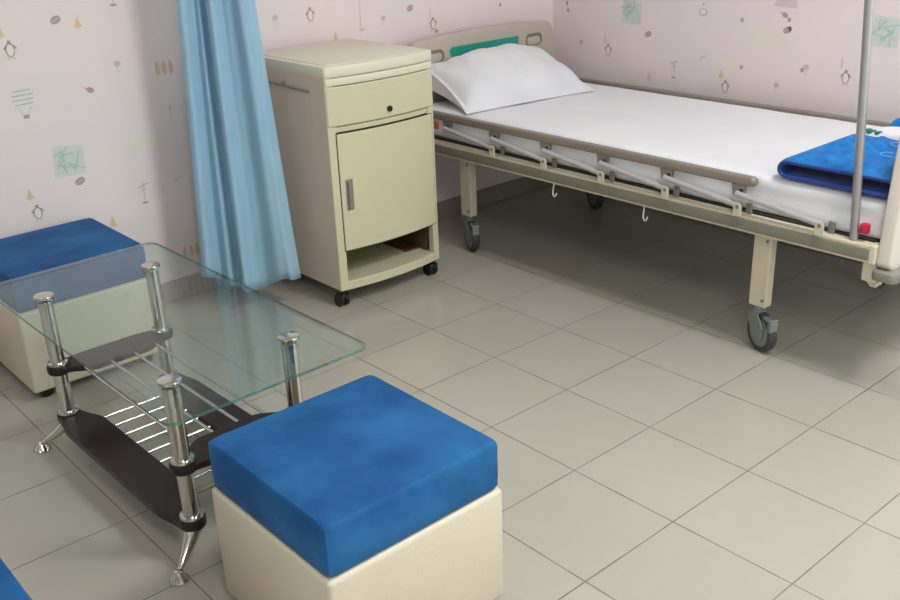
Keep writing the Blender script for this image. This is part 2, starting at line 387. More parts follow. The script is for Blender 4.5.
# ------------------------------------------------------------------ stools
def make_stool(loc, rz, label):
    t = thing('square_stool', label, 'stool', loc, rz, 'cream and blue square stools')
    W = .204
    b = new(); box(b, -W, W, -W, W, .032, .285, .010, 3); obj('body', b, M['foot'], t, True)
    # velvet pad with slightly crowned top and soft edges
    c = bmesh.new(); n = 26; z0, z1 = .286, .392; w = .2
    def sq(u): return math.copysign(1-(1-abs(u))**1.0, u)
    rnd = [(0,0,0)]
    rows = []
    prof = [(w*.97, z0), (w*.995, z0+.006), (w, z0+.03), (w, z1-.012), (w-.0015, z1-.005), (w-.006, z1-.0005)]
    m = 4*n
    def perim(k, w, r):
        # rounded-square point
        s = k/n; side = int(s) % 4; f = (s-int(s))*2-1
        x, y = w, f*w
        a = side*PI/2
        px, py = x, y
        # soften the corner
        cr = r
        if abs(py) > w-cr:
            q = (abs(py)-(w-cr))/cr; th = q*PI/4
            px = w-cr+cr*math.cos(th); py = math.copysign(w-cr+cr*math.sin(th), py)
        return (px*math.cos(a)-py*math.sin(a), px*math.sin(a)+py*math.cos(a))
    rings = []
    for w_, z in prof:
        rings.append([c.verts.new((*perim(k, w_, .012), z)) for k in range(m)])
    for i, j in zip(rings, rings[1:]):
        for k in range(m): c.faces.new((i[k], i[(k+1)%m], j[(k+1)%m], j[k]))
    last = rings[-1]
    for q in (.9, .78, .62, .45, .28, .12):
        ring = []
        for k in range(m):
            x, y = perim(k, (prof[-1][0])*q, .012*q)
            z = z1+.004*(1-q*q)+.0022*(1-q)*noise.noise(Vector((x*9, y*9, 3)))
            ring.append(c.verts.new((x, y, z)))
        for k in range(m): c.faces.new((last[k], last[(k+1)%m], ring[(k+1)%m], ring[k]))
        last = ring
    c.faces.new(last); c.faces.new(rings[0][::-1])
    obj('cushion', c, M['velvet'], t, True)
    for sx in (-1, 1):
        for sy in (-1, 1):
            f = new(); lathe(f, [(.016, 0), (.019, .004), (.02, .033)], sx*.16, sy*.16, 20); obj('foot', f, M['black'], t, True)
    return t
s0 = make_stool((-1.357, .898, 0), 0, 'square cream stool with blue velvet cushion in front of the glass table, nearest whole one')
dup(s0, (-2.93, .93, 0), 0, 'square cream stool with blue velvet cushion against the wallpapered wall, behind the glass table')
dup(s0, (-1.36, .086, 0), 0, 'stool whose blue cushion corner just enters the bottom left edge of the photo')

# ------------------------------------------------------------------ glass coffee table
T = thing('coffee_table', 'low glass-topped coffee table with chrome posts and dark shelf boards', 'table', (-2.085, .868, 0), math.radians(1.0))
gx, gy, gz = .515, .243, .425
g = bmesh.new()
gox, goy = -.022, .010
o1 = rrect(gox-gx, gox+gx, goy-gy, goy+gy, .028, 6); o2 = rrect(gox-gx+.022, gox+gx-.022, goy-gy+.022, goy+gy-.022, .02, 6)
rb = [g.verts.new((x, y, gz)) for x, y in o1]; rt = [g.verts.new((x, y, gz+.0065)) for x, y in o1]; ri = [g.verts.new((x, y, gz+.0085)) for x, y in o2]
n = len(o1)
for k in range(n):
    g.faces.new((rb[k], rb[(k+1)%n], rt[(k+1)%n], rt[k])).material_index = 1
    g.faces.new((rt[k], rt[(k+1)%n], ri[(k+1)%n], ri[k]))
g.faces.new(ri); g.faces.new(rb[::-1])
obj('glass_top', g, [M['glass'], M['glass_edge']], T)
px, py = .333, .146
for sx in (-1, 1):
    for sy in (-1, 1):
        X, Y = sx*px, sy*py
        p = new(); lathe(p, [(.0185, .07), (.0185, .4248)], X, Y, 28)
        P = obj('post', p, M['chrome'], T, True)
        c = new(); lathe(c, [(.012, .4337), (.0245, .4337), (.0255, .437), (.0245, .4405), (.019, .443), (.004, .444)], X, Y, 28); obj('cap', c, M['chrome'], P, True)
        for z in (.236, .094):
            c = new(); lathe(c, [(.0187, z-.012), (.028, z-.012), (.030, z-.006), (.030, z+.006), (.028, z+.011), (.0187, z+.012)], X, Y, 28)
            obj('collar', c, M['black'], P, True)
            c = new(); lathe(c, [(.0187, z+.0125), (.0265, z+.0125), (.0255, z+.018), (.0187, z+.0195)], X, Y, 28); obj('ring', c, M['chrome'], P, True)
        # splayed chrome leg: starts under the lower collar, curves outward to a bell foot
        f = new(); pts = []; rs = []
        for k in range(9):
            q = k/8; pts.append((X+sx*.048*q**1.25, Y+sy*.072*q**1.25, .081-(.081-.016)*q)); rs.append(.0225-.0155*min(1, q*1.15)**.9)
        tube(f, pts, rs, 18)
        ex, ey = pts[-1][0], pts[-1][1]
        lathe(f, [(.0215, .0005), (.0225, .003), (.02, .008), (.013, .016), (.009, .024), (.004, .026)], ex, ey, 22)
        obj('leg', f, M['chrome'], T, True)
# lower long boards (narrow at the posts, wide and wavy between them) and upper end boards
def wavy(u):
    return .5-.5*math.cos(min(1, max(0, u))*PI)
for sy in (-1, 1):
    bm = new(); out = []
    N = 40; L = px+.03
    top, bot = [], []
    for k in range(N+1):
        u = -L+2*L*k/N
        e = wavy((px-abs(u))/.10)
        ro = math.sqrt(max(0, 1-((abs(u)-px)/.0301)**2)) if abs(u) > px else 1
        inn = py-(.03+.028*e)*ro; ou = py+(.03+.014*e)*ro
        top.append((u, sy*ou)); bot.append((u, sy*inn))
    out = top+bot[::-1]
    prism(bm, out, 'z', .083, .103, .002)
    obj('lower_shelf_board', bm, M['blackplate'], T, False)
for sx in (-1, 1):
    bm = new(); N = 30; L = py+.028; a, b = [], []
    for k in range(N+1):
        u = -L+2*L*k/N; e = wavy((py-abs(u))/.08)
        ro = math.sqrt(max(0, 1-((abs(u)-py)/.0281)**2)) if abs(u) > py else 1
        a.append((sx*(px+(.028+.008*e)*ro), u)); b.append((sx*(px-(.028+.04*e)*ro), u))
    prism(bm, a+b[::-1], 'z', .227, .243, .002)
    obj('end_board', bm, M['blackplate'], T)
for k in range(4):
    y = -.098+k*.0655; obj('upper_rod', tube(new(), [(-px+.03, y, .2365), (px-.03, y, .2365)], .0042, 12), M['chrome'], T, True)
for k in range(9):
    x = -.25+k*.0625; obj('lower_rod', tube(new(), [(x, -py+.02, .0955), (x, py-.02, .0955)], .0042, 12), M['chrome'], T, True)

# ------------------------------------------------------------------ bedside cabinet
K = thing('bedside_cabinet', 'cream bedside cabinet with drawer, door and open shelf between curtain and bed', 'cabinet', (-2.885, 1.995, 0))
HW = .226; XB = -.24; XF = .235; SAG = .024
def bow(y, f=XF, hw=HW): return f+SAG*(1-(y/hw)**2)
def bowed(bm, y0, y1, xb, z0, z1, df=0, bev=.003, mi=0, n=14):
    out = [(xb, y0)] + [(bow(y0+(y1-y0)*k/n)+df, y0+(y1-y0)*k/n) for k in range(n+1)] + [(xb, y1)]
    return prism(bm, out, 'z', z0, z1, bev, mi)
for s in (-1, 1): obj('side_panel', box(new(), XB, bow(HW)-.001, *sorted((s*HW, s*(HW-.016))), .066, .812, .004), M['cabside'], K)
b = new(); box(b, XB+.001, XB+.014, -HW+.016, HW-.016, .066, .81); obj('back_panel', b, M['cabin'], K); obj('shelf', box(new(), XB+.014, XF-.02, -HW+.016, HW-.016, .205, .215), M['cabin'], K)
b = new(); bowed(b, -HW+.0165, HW-.0165, XB+.015, .066, .098, 0, .003); obj('base_board', b, M['cab'], K); obj('cross_rail', bowed(new(), -HW+.0165, HW-.0165, XF-.03, .622, .640, -.004, .001), M['cab'], K)
# front stiles
for s in (-1, 1): obj('stile', bowed(new(), *sorted((s*(HW-.0001), s*(HW-.030))), XF-.02, .067, .812, .001, .002, n=3), M['cab'], K)
b = new(); bowed(b, -HW-.0015, HW+.0015, XB-.002, .800, .838, .007, .008, n=18); bowed(b, -HW+.002, HW-.002, XF-.1, .775, .799, .006, .003)
bt = bowed(b, -HW+.02, HW-.02, XB+.02, .8375, .8405, -.012, .0015)
obj('lid', b, M['cabtop'], K, True)
b = new(); bowed(b, -HW+.0015, HW-.0015, XF-.02, .643, .772, .0045, .004); d = obj('drawer', b, M['cab'], K)
b = new(); bowed(b, -.10, .10, XF-.005, .748, .7515, .0052, .001, n=10); obj('finger_groove', b, M['cabside'], d)
b = new(); y = 0.01; tube(b, [(bow(y)+.006, y, .672), (bow(y)+.0125, y, .672)], .0095, 20); tube(b, [(bow(y)+.0125, y, .672), (bow(y)+.0135, y, .672)], .004, 12)
obj('lock', b, M['black'], d, True)
b = new(); bowed(b, -HW+.028, HW-.014, XF-.012, .212, .617, .0055, .003); d = obj('door', b, M['cab'], K)
b = new(); bowed(b, -HW+.0255, HW-.0115, XF-.016, .2095, .6195, .0025, .0005); obj('door_seam', b, M['gap'], d)
b = new(); y = -.168; x = bow(y)+.006; box(b, x, x+.003, y-.013, y+.013, .355, .462, .001); box(b, x+.003, x+.012, y-.010, y-.003, .362, .455, .002); box(b, x+.003, x+.006, y-.003, y+.010, .362, .380, .001)
obj('handle', b, M['taupe'], d)
# towel rail recessed in the left side
b = new(); ys = -HW-.006
tube(b, [(-.13, -HW-.001, .757), (-.13, ys, .757), (.15, ys, .752), (.15, -HW-.001, .752)], .0035, 10); obj('towel_rail', b, M['taupe'], K, True)
b = new(); lathe(b, [(.006, .757), (.0085, .762), (.005, .770)], .0, ys+.003, 14); obj('rail_knob', b, M['taupe'], K, True)
b = new(); box(b, .149, .1525, -HW-.0012, -HW+.002, .64, .75); obj('side_seam', b, M['piping'], K)
b = new(); box(b, .02, .16, .13, .205, .0985, .104); box(b, .03, .20, .192, .208, .1045, .19); obj('inner_board', b, M['brown'], K)
for sx, sy in ((1,-1), (1,1), (-1,-1), (-1,1)):
    cx, cy = (.21 if sx > 0 else -.205), sy*.205
    b = new(); lathe(b, [(.012, .04), (.016, .05), (.02, .0655)], cx, cy, 18); box(b, cx-.02, cx+.02, cy-.018, cy+.018, .032, .050, .006)
    c = obj('castor', b, M['black'], K, True)
    for q in (-.011, .011):
        b = new(); tube(b, [(cx-.006, cy+q-.0075, .0232), (cx-.006, cy+q+.0075, .0232)], .0228, 24); obj('wheel', b, M['black'], c, True)

# ------------------------------------------------------------------ curtain
def curtain():
    bm = bmesh.new(); nu, nv = 150, 60; g = []
    z0, z1 = .085, 2.66
    for j in range(nv+1):
        v = j/nv; z = z1+(z0-z1)*v
        low = max(0, (1.45-z)/1.4)
        wdt = .205+.125*low**1.15
        row = []
        for i in range(nu+1):
            u = i/nu; s = (u-.5)
            ph = u*2*PI*2.6+.9
            amp = (.020+.012*low)*(1-.2*abs(s))*(.55+.45*math.sin(u*7+1)**2)
            d = amp*math.sin(ph+.5*math.sin(u*5)) + .004*math.sin(ph*2.3+1.2+low) + .016*math.exp(-((u-.30-.05*low)/.035)**2)*-2.6
            d += .006*noise.noise(Vector((u*6, z*2.2, 1)))
            x = s*wdt+.02*low*(s+.35)+.006*math.sin(ph)*low
            zz = z + (.016*math.sin(u*9+.5)+.008*math.sin(ph) + .07*(u-.55)**2*2 if v == 1 else 0) * 1
            if j >= nv-3 and v < 1: zz = z + (.016*math.sin(u*9+.5)+.008*math.sin(ph)+.07*(u-.55)**2*2)*(j-(nv-4))/4
            row.append(bm.verts.new((x, -d, zz)))
        g.append(row)
    for j in range(nv):
        for i in range(nu): bm.faces.new((g[j][i], g[j][i+1], g[j+1][i+1], g[j+1][i]))
    o = obj('curtain', bm, M['curtain'], None, True)
    o.location = (-2.876, 1.545, 0); o.rotation_euler = (0, math.radians(0), math.radians(50))
    sm = o.modifiers.new('cloth_thickness', 'SOLIDIFY'); sm.thickness = .0016
    return tag(o, 'light blue gathered curtain hanging beside the cream bedside cabinet', 'curtain')
curtain()
TR = thing('curtain_track', 'white ceiling track carrying the light blue curtain', 'curtain track', (-2.876, 1.545, 2.68))
b = new(); box(b, -.26, 2.2, -.014, .014, -.008, .022, .003); obj('rail', b, M['white'], TR)
for k in range(3): obj('bracket', box(new(), -.2+k*1.1, -.17+k*1.1, -.018, .018, .022, .0695, .002), M['white'], TR)

# ------------------------------------------------------------------ hospital bed
B = thing('hospital_bed', 'cream and grey hospital bed with folded side rails, against the wallpapered wall', 'bed', (-2.07, 2.87, 0))
ox, oy = -2.07, 2.87
def X(v): return v-ox
def Y(v): return v-oy
YN, YF = 2.42, 3.32                         # outer faces of near and far beams
XH, XE = -3.035, -1.112
# beams
for y0, y1, s in ((YN, YN+.035, -1), (YF-.035, YF, 1)):
    b = new(); box(b, X(XH), X(XE), Y(y0), Y(y1), .388, .438, .004)
    f = obj('side_beam', b, M['cream_metal'], B)
    ye = Y(y0) if s < 0 else Y(y1)
    b = new(); box(b, X(XH)+.01, X(XE)-.006, *sorted((ye+s*.004, ye-s*.004)), .396, .429, .003, 3); obj('beam_insert', b, M['beam'], f, True)
    b = new(); box(b, X(XE)-.008, X(XE)+.012, Y(y0)-.002, Y(y1)+.002, .386, .441, .005); obj('beam_end_cap', b, M['cream_metal'], f)
for x in (XH+.01, -2.78, -2.3, -1.9, -1.47, XE-.04): obj('cross_member', box(new(), X(x)-.02, X(x)+.02, Y(YN)+.035, Y(YF)-.035, .392, .424, .003), M['cream_metal'], B)
b = new(); box(b, X(-3.02), X(-1.12), Y(2.462), Y(3.278), .4245, .442, .003); obj('deck', b, M['under'], B)
# mechanism under the deck
b = new(); tube(b, [(X(-2.9), Y(2.87), .375), (X(-1.1), Y(2.87), .375)], .012, 12); tube(b, [(X(-2.35), Y(2.5), .365), (X(-2.35), Y(3.24), .365)], .014, 12)
box(b, X(-2.37), X(-2.33), Y(2.855), Y(2.885), .36, .395, .003); obj('crank_shaft', b, M['under'], B, True)
# legs with castors
def leg(x, y, sy):
    b = new(); box(b, X(x)-.029, X(x)+.029, Y(y)-.018, Y(y)+.018, .142, .3915, .004)
    L = obj('leg', b, M['cream_metal'], B)
    for q in (.165, .355):
        b = new(); tube(b, [(X(x)+.018, Y(y)+sy*.018, q), (X(x)+.018, Y(y)+sy*.0215, q)], .0055, 12); obj('bolt', b, M['castergrey'], L, True)
    b = new()
    lathe(b, [(.010, .118), (.021, .120), (.021, .131), (.017, .132), (.017, .142)], X(x), Y(y), 22)
    cx = X(x)+.030
    for s in (-1, 1):
        out = [(X(x)-.024, .120), (X(x)+.022, .120), (cx+.022, .085), (cx+.018, .046), (cx, .036), (cx-.026, .045), (cx-.052, .085)]
        prism(b, out, 'y', Y(y)+s*.019-.0025, Y(y)+s*.019+.0025, .002)
    box(b, X(x)-.02, X(x)+.02, Y(y)-.02, Y(y)+.02, .112, .121, .002)
    box(b, cx+.012, cx+.050, Y(y)-.016, Y(y)+.016, .112, .122, .004)   # brake pedal
    box(b, cx+.034, cx+.052, Y(y)-.014, Y(y)+.014, .078, .114, .004)
    turn = Matrix.Translation((X(x), Y(y), 0)) @ Matrix.Rotation(math.radians(-24), 4, 'Z') @ Matrix.Translation((-X(x), -Y(y), 0))
    bmesh.ops.transform(b, matrix=turn, verts=b.verts[:])
    obj('castor_fork', b, M['castergrey'], L)
    b = new(); pr_ = [(.046, -.013), (.058, -.014), (.0615, -.009), (.0625, 0), (.0615, .009), (.058, .014), (.046, .013)]
    t = bmesh.new(); lathe(t, pr_, 0, 0, 36); merge(b, t, 0, Matrix.Translation((cx-.006, Y(y), .0627)) @ Matrix.Rotation(PI/2, 4, 'X'))
    t = bmesh.new(); lathe(t, [(.010, -.0165), (.040, -.0145), (.046, -.0135), (.046, .0135), (.040, .0145), (.010, .0165)], 0, 0, 30); merge(b, t, 1, Matrix.Translation((cx-.006, Y(y), .0627)) @ Matrix.Rotation(PI/2, 4, 'X'))
    bmesh.ops.transform(b, matrix=turn, verts=b.verts[:])
    return b, L
for x in (-1.468, -2.782):
    for y, sy in ((2.497, -1), (3.243, 1)):
        wbm, L = leg(x, y, sy)
        obj('castor_wheel', wbm, [M['wheel'], M['castergrey']], L, True)
# guard rails, folded down: top bar, hanging connectors, slanted links, lugs on the beam
def guard(yc, s, knob):
    b = new(); box(b, X(-2.93), X(-1.487), Y(yc)-.012, Y(yc)+.012, .524, .553, .006, 3)
    G = obj('guard_rail', b, M['taupe'], B, True)
    box_e = new(); tube(box_e, [(X(-1.488), Y(yc), .5385), (X(-1.478), Y(yc), .5385)], [.0155, .011], 20); obj('end_cap', box_e, M['taupe'], G, True)
    for k in range(6):
        xu = -1.526-.258*k; xl = xu+.268
        out = [(X(xu)-.030, .5245), (X(xu)+.016, .5245), (X(xu)+.012, .497), (X(xu)-.004, .488), (X(xu)-.024, .490)]
        b = new(); prism(b, out, 'y', Y(yc)-.009, Y(yc)+.009, .003); obj('connector', b, M['taupe'], G)
        b = new(); tube(b, [(X(xu)+.006, Y(yc)-.0105, .508), (X(xu)+.006, Y(yc)+.0105, .508)], .0055, 12); obj('pivot', b, M['black'], G, True)
        yo = yc+s*.019
        b = new(); tube(b, [(X(xu)-.004, Y(yo), .5), (X(xl)-.004, Y(yo), .4655)], .0092, 14); obj('link', b, M['alu'], G, True)
        yb = yc+s*.005
        out = [(X(xl)-.014, .4375), (X(xl)+.014, .4375), (X(xl)+.013, .467), (X(xl)+.007, .477), (X(xl)-.007, .477), (X(xl)-.013, .467)]
        b = new(); y2 = yo+s*.0085; prism(b, out, 'y', *sorted((Y(y2), Y(y2+s*.004))), .001); obj('lug', b, M['cream_metal'], G)
        b = new(); tube(b, [(X(xl), Y(y2), .465), (X(xl), Y(y2+s*.0055), .465)], .0055, 14); obj('lug_pin', b, M['greyplastic'], G, True)
        b = new(); box(b, X(xl)+.006, X(xl)+.026, *sorted((Y(yc-s*.012), Y(yc-s*.004))), .4385, .472, .003); obj('lug_back', b, M['greyplastic'], G)
    if knob:
        b = new(); box(b, X(-2.885), X(-2.858), Y(yc)-.020, Y(yc)-.0125, .49, .52, .004); obj('release_knob', b, M['orange'], G)
guard(2.437, -1, True)
guard(3.303, 1, False)
# drip hooks under the near beam
for x in (-2.262, -1.868):
    pts = [(X(x), Y(YN)+.012, .389), (X(x), Y(YN)+.006, .360), (X(x)+.002, Y(YN)+.004, .349), (X(x)+.010, Y(YN)+.002, .342), (X(x)+.018, Y(YN), .347), (X(x)+.022, Y(YN), .358)]
    obj('bag_hook', tube(new(), pts, .0026, 10), M['white'], B, True)
# head and foot boards
def board(name, xc, m, inlay):
    hw_b = .445
    o = []
    zt = .80
    o += [(-hw_b+.02, .372), (hw_b-.02, .372), (hw_b, .39), (hw_b-.012, .55)]
    def arc(cx, cz, r, a0, a1, n=8): return [(cx+r*math.cos(math.radians(a0+(a1-a0)*k/n)), cz+r*math.sin(math.radians(a0+(a1-a0)*k/n))) for k in range(n+1)]
    o += arc(hw_b-.085, .745, .05, 12, 78)
    o += [(.2, zt+.004), (0, zt+.008), (-.2, zt+.004)]
    o += [(-y, z) for y, z in arc(hw_b-.085, .745, .05, 12, 78)[::-1]]
    o += [(-hw_b+.012, .55), (-hw_b, .39)]
    b = new(); prism(b, o, 'x', X(xc)-.021, X(xc)+.021, .008, seg=3)
    bd = obj(name, b, m, B, True)
    for s in (-1, 1):
        b = new(); out = rrect(s*.285-.05, s*.285+.05, .70, .752, .022, 6); prism(b, out, 'x', X(xc)-.0225, X(xc)+.0225, .001); h = obj('hand_grip', b, M['bedplastic_dark'], bd, True)
        b = new(); out = rrect(s*.285-.043, s*.285+.038, .704, .738, .016, 6); prism(b, out, 'x', X(xc)-.0235, X(xc)+.0235, .001); obj('grip_face', b, m, h, True)
    if inlay:
        b = new(); out = [(-.19, .70), (.165, .70), (.19, .722), (.19, .752), (-.19, .752), (-.205, .74)]
        prism(b, out, 'x', X(xc)+.0205, X(xc)+.0228, .001); t_ = obj('nameplate', b, M['teal'], bd)
        b = new()
        for k in range(9): 
            y = -.15+k*.035; box(b, X(xc)+.0227, X(xc)+.0232, y, y+.018+.006*math.sin(k*3), .712+.008*math.sin(k*2), .716+.008*math.sin(k*2))
        obj('print', b, mat('dark_green_print', srgb(14,120,104), .5), t_)
    return bd
board('headboard', -3.08, M['bedplastic'], True)
fb = board('footboard', -1.08, M['footplastic'], True)
for s in (-1, 1):
    b = new(); prism(b, rrect(X(-1.105), X(-1.035), s*.415-.045, s*.415+.045, .02, 5), 'z', .348, .376, .005); obj('corner_bumper', b, M['greyplastic'], fb, True)
    b = new(); y0 = s*.405; box(b, X(-1.14), X(-1.10), y0-.03, y0+.03, .33, .387, .006); prism(b, [(X(-1.13), .33), (X(-1.10), .33), (X(-1.10), .315), (X(-1.115), .315)], 'y', y0-.02, y0+.02, .002); obj('corner_bracket', b, M['cream_metal'], fb)
# crank handles folded under the foot end
for y in (2.56, 2.87, 3.18):
    b = new(); tube(b, [(X(-1.10), Y(y), .362), (X(-1.03), Y(y), .360), (X(-1.012), Y(y), .352), (X(-1.006), Y(y)-.01, .335), (X(-1.006), Y(y)-.10, .332)], .007, 12)
    tube(b, [(X(-1.006), Y(y)-.10, .332), (X(-.975), Y(y)-.10, .332), (X(-.93), Y(y)-.10, .332)], [.008, .013, .012], 14); obj('crank_handle', b, M['steel'], B, True)

# mattress and sheet
b = new(); box(b, -.94, .955, -.392, .392, 0, .092, .02, 3)
MT = thing('mattress', 'mattress under a smooth white sheet lying on the hospital bed', 'mattress', (-2.08, 2.87, .4425))
m_ = obj('mattress_core', b, M['mattress'], MT, True)
def sheet():
    bm = bmesh.new(); x0, x1 = -3.03, -1.112; hw = .402; N = 110; prof = []
    zt = .5475
    for k in range(7): prof.append((-hw-.002*math.sin(k), .4455+(zt-.03-.4455)*k/6, 'side'))
    for k in range(1, 6): a = PI-PI/2*k/5; prof.append((-hw+.022+.022*math.cos(a), zt-.022+.022*math.sin(a), 'edge'))
    for k in range(1, 30): prof.append((-hw+.022+(2*hw-.044)*k/30, zt, 'top'))
    prof += [(-y, z, t) for y, z, t in prof[:12]][::-1]
    g = []
    for i in range(N+1):
        x = x0+(x1-x0)*i/N; row = []
        for y, z, t in prof:
            nz = noise.noise(Vector((x*2.2, y*5, .3)))*.004 + noise.noise(Vector((x*9, y*14, 2)))*.0012
            dy = 0
            if t == 'side':
                q = (zt-z)/.1; dy = -(math.copysign(1, -y))*(.006*noise.noise(Vector((x*11, z*9, 5)))+.004*math.sin(x*17+z*30))*q*(-1)
                nz *= .3; 
                if dy*math.copysign(1, y) < 0: dy *= .3
            row.append(bm.verts.new((x+2.07, y+dy, z+nz+(.001 if t == 'top' else 0))))
        g.append(row)
    for i in range(N):
        for k in range(len(prof)-1): bm.faces.new((g[i][k], g[i][k+1], g[i+1][k+1], g[i+1][k]))
    # foot end closes down
    for gi, dx in ((g[0], -.008), (g[-1], .008)):
        low = [bm.verts.new((v.co.x+dx, v.co.y*.995, .4455)) for v in gi]
        for k in range(len(gi)-1): bm.faces.new((gi[k], gi[k+1], low[k+1], low[k]))
    o = obj('bed_sheet', bm, M['sheet'], MT, True); o.location = (.01, 0, -.4425)
    sm = o.modifiers.new('cloth_thickness', 'SOLIDIFY'); sm.thickness = .0012; sm.offset = 1
sheet()
def pillow():
    bm = bmesh.new(); nu, nv = 64, 44; hu, hv = .325, .175; top, bot = [], []
    tilt = math.radians(25)
    for j in range(nv+1):
        rt, rb = [], []
        for i in range(nu+1):
            u, v = i/nu*2-1, j/nv*2-1
            # u along y of the bed, v from the front edge (-1) to the back edge (+1)
            pin = 1-.07*(1-abs(v)**2)*abs(u)**6 ; pin2 = 1-.08*(1-abs(u)**2)*abs(v)**6
            U = u*hu*pin*(1+.0*v); V = v*hv*pin2
            f = max(0, 1-abs(u/.93)**2.6)**.62*max(0, 1-abs(v/.93)**2.6)**.62
            wr_ = (noise.noise(Vector((U*9, V*9, 0)))*.018+noise.noise(Vector((U*22, V*16, 4)))*.009)*(.35+.65*min(1, abs(u)+abs(v)-.3 if abs(u)+abs(v) > .3 else 0))
            dent = -.028*math.exp(-((u+.72)/.10)**2)*max(0, v+.3)    # pinched fold near the left end
            ht = .10*f+wr_*f**.3+dent*f**.5
            hb = -.030*f
            y = U; x = -V*math.cos(tilt); z0 = (v+1)*hv*math.sin(tilt)
            rise = .0
            # far (wall side) corner droops flat on the sheet
            z0 *= (1-.35*max(0, u-.55)/.45) if v > -.2 else 1
            nx, nz = math.sin(tilt), math.cos(tilt)
            rt.append(bm.verts.new((x+nx*ht*.5, y, z0+nz*ht+.0015)))
            low = max(0, (-u-.2)/.8)*.55
            rb.append(bm.verts.new((x+nx*hb*.2, y, max((z0*(1-low))+nz*hb*(1+low), .0004))))
        top.append(rt); bot.append(rb)
    for g, fl in ((top, 0), (bot, 1)):
        for j in range(nv):
            for i in range(nu):
                q = (g[j][i], g[j][i+1], g[j+1][i+1], g[j+1][i])
                bm.faces.new(q[::-1] if fl else q)
    for j in range(nv):
        bm.faces.new((top[j][0], top[j+1][0], bot[j+1][0], bot[j][0])); bm.faces.new((top[j][nu], bot[j][nu], bot[j+1][nu], top[j+1][nu]))
    for i in range(nu):
        bm.faces.new((top[0][i], bot[0][i], bot[0][i+1], top[0][i+1])); bm.faces.new((top[nv][i], top[nv][i+1], bot[nv][i+1], bot[nv][i]))
    o = obj('pillow', bm, M['pillow'], None, True); o.location = (-2.872, 2.815, .5535); o.rotation_euler = (0, 0, math.radians(-7))
    tag(o, 'plump white pillow leaning against the headboard of the hospital bed', 'pillow')
pillow()

# folded quilt at the foot end
def quilt():
    root = thing('folded_quilt', 'bright blue quilted blanket folded over on the foot end of the bed', 'blanket', (-1.272, 2.722, .5535))
    # U section in x-z: top layer, rounded fold on the left, bottom layer
    t = .017; xl, xr = -.135, .165; N = 46; M_ = 44
    y0, y1 = -.252, .152
    def section(off):
        pts = []
        zc, r = .030, .030-t/2
        for k in range(16): pts.append((xr-(xr-xl)*k/16, t/2+.001, 0, -1))
        for k in range(13):
            a = -PI/2-PI*k/12; pts.append((xl+r*math.cos(a)*1.15, zc+r*math.sin(a), 0, 0))
        for k in range(1, 29): pts.append((xl+(xr-xl)*k/28, 2*zc-t/2-.001, 0, 1))
        return pts
    sec = section(0)
    n = len(sec)
    bm = bmesh.new(); outer, inner = [], []
    for j in range(M_+1):
        y = y0+(y1-y0)*j/M_; ro, ri = [], []
        for k, (x, z, _, sd) in enumerate(sec):
            a = sec[max(0, k-1)]; b_ = sec[min(n-1, k+1)]
            d = Vector((b_[0]-a[0], 0, b_[1]-a[1])).normalized(); nrm = Vector((-d.z, 0, d.x))    # points outward for this winding
            s = -1 if (nrm.dot(Vector((0,0,1)))*(1 if sd >= 0 else -1)) < 0 and sd != 0 else 1
            if sd == 0: s = 1 if nrm.dot(Vector((x-xl-.02, 0, z-.030))) > 0 else -1
            nrm = nrm*s
            th = t/2
            q = 0
            if sd == 1:
                # quilting: rounded lozenges
                uu, vv = (x+.6*y)/.055, (x-.6*y)/.055
                q = .015*(abs(math.sin(PI*uu*.9+.8*math.sin(y*25)))*abs(math.sin(PI*vv*.9+.6*math.sin(x*30))))-.006
                q += .002*noise.noise(Vector((x*30, y*30, 1)))
            sag = .004*noise.noise(Vector((x*8, y*6, 7)))*(sd == 1)
            e = min(1, (j)/2, (M_-j)/2); th2 = th*(.55+.45*math.sqrt(e)) 
            p = Vector((x, y, z+sag+ (.006*math.sin((y-y0)*8)*(x-xl) if sd == 1 else 0)))
            o_ = p+nrm*(th2+q*e); i_ = p-nrm*th2
            o_.z = max(o_.z, .0005)
            ro.append(bm.verts.new(o_)); ri.append(bm.verts.new(i_))
        outer.append(ro); inner.append(ri)
    for j in range(M_):
        for k in range(n-1):
            f = bm.faces.new((outer[j][k], outer[j][k+1], outer[j+1][k+1], outer[j+1][k])); f.material_index = 0 if k > 26 else (1 if k < 18 else 0)
            f = bm.faces.new((inner[j][k], inner[j+1][k], inner[j+1][k+1], inner[j][k+1])); f.material_index = 1
        for k in (0, n-1): bm.faces.new((outer[j][k], outer[j+1][k], inner[j+1][k], inner[j][k])).material_index = 1
    for j in (0, M_):
        for k in range(n-1): bm.faces.new((outer[j][k], outer[j][k+1], inner[j][k+1], inner[j][k])).material_index = 1
    obj('cover', bm, [M['quilt'], M['quilt_edge']], root, True)
    # bound hem following the visible near edge
    pts = [(x, y0-.001, z+(.006*math.sin(0)*(x-xl))) for x, z, _, sd in sec]
    obj('bound_hem', tube(new(), pts, .0048, 10), M['quilt_edge'], root, True)
    b = new()  # thin pale blue swirls lying on the top layer
    for cx, cy, r1, r2 in ((.045, .07, .05, .03), (.08, -.05, .055, .028), (.1, .13, .04, .022)):
        pts = []
        for k in range(26):
            a = k/25*2*PI*1.3; f = 1-.3*k/25
            pts.append((cx+r1*f*math.cos(a), cy+r2*f*math.sin(a), .0645+.001*math.sin(3*a)))
        tube(b, pts, .0013, 6)
    obj('pale_swirls', b, M['swirl'], root, True)
quilt()
b = bmesh.new(); bmesh.ops.create_grid(b, x_segments=30, y_segments=24, size=.5)
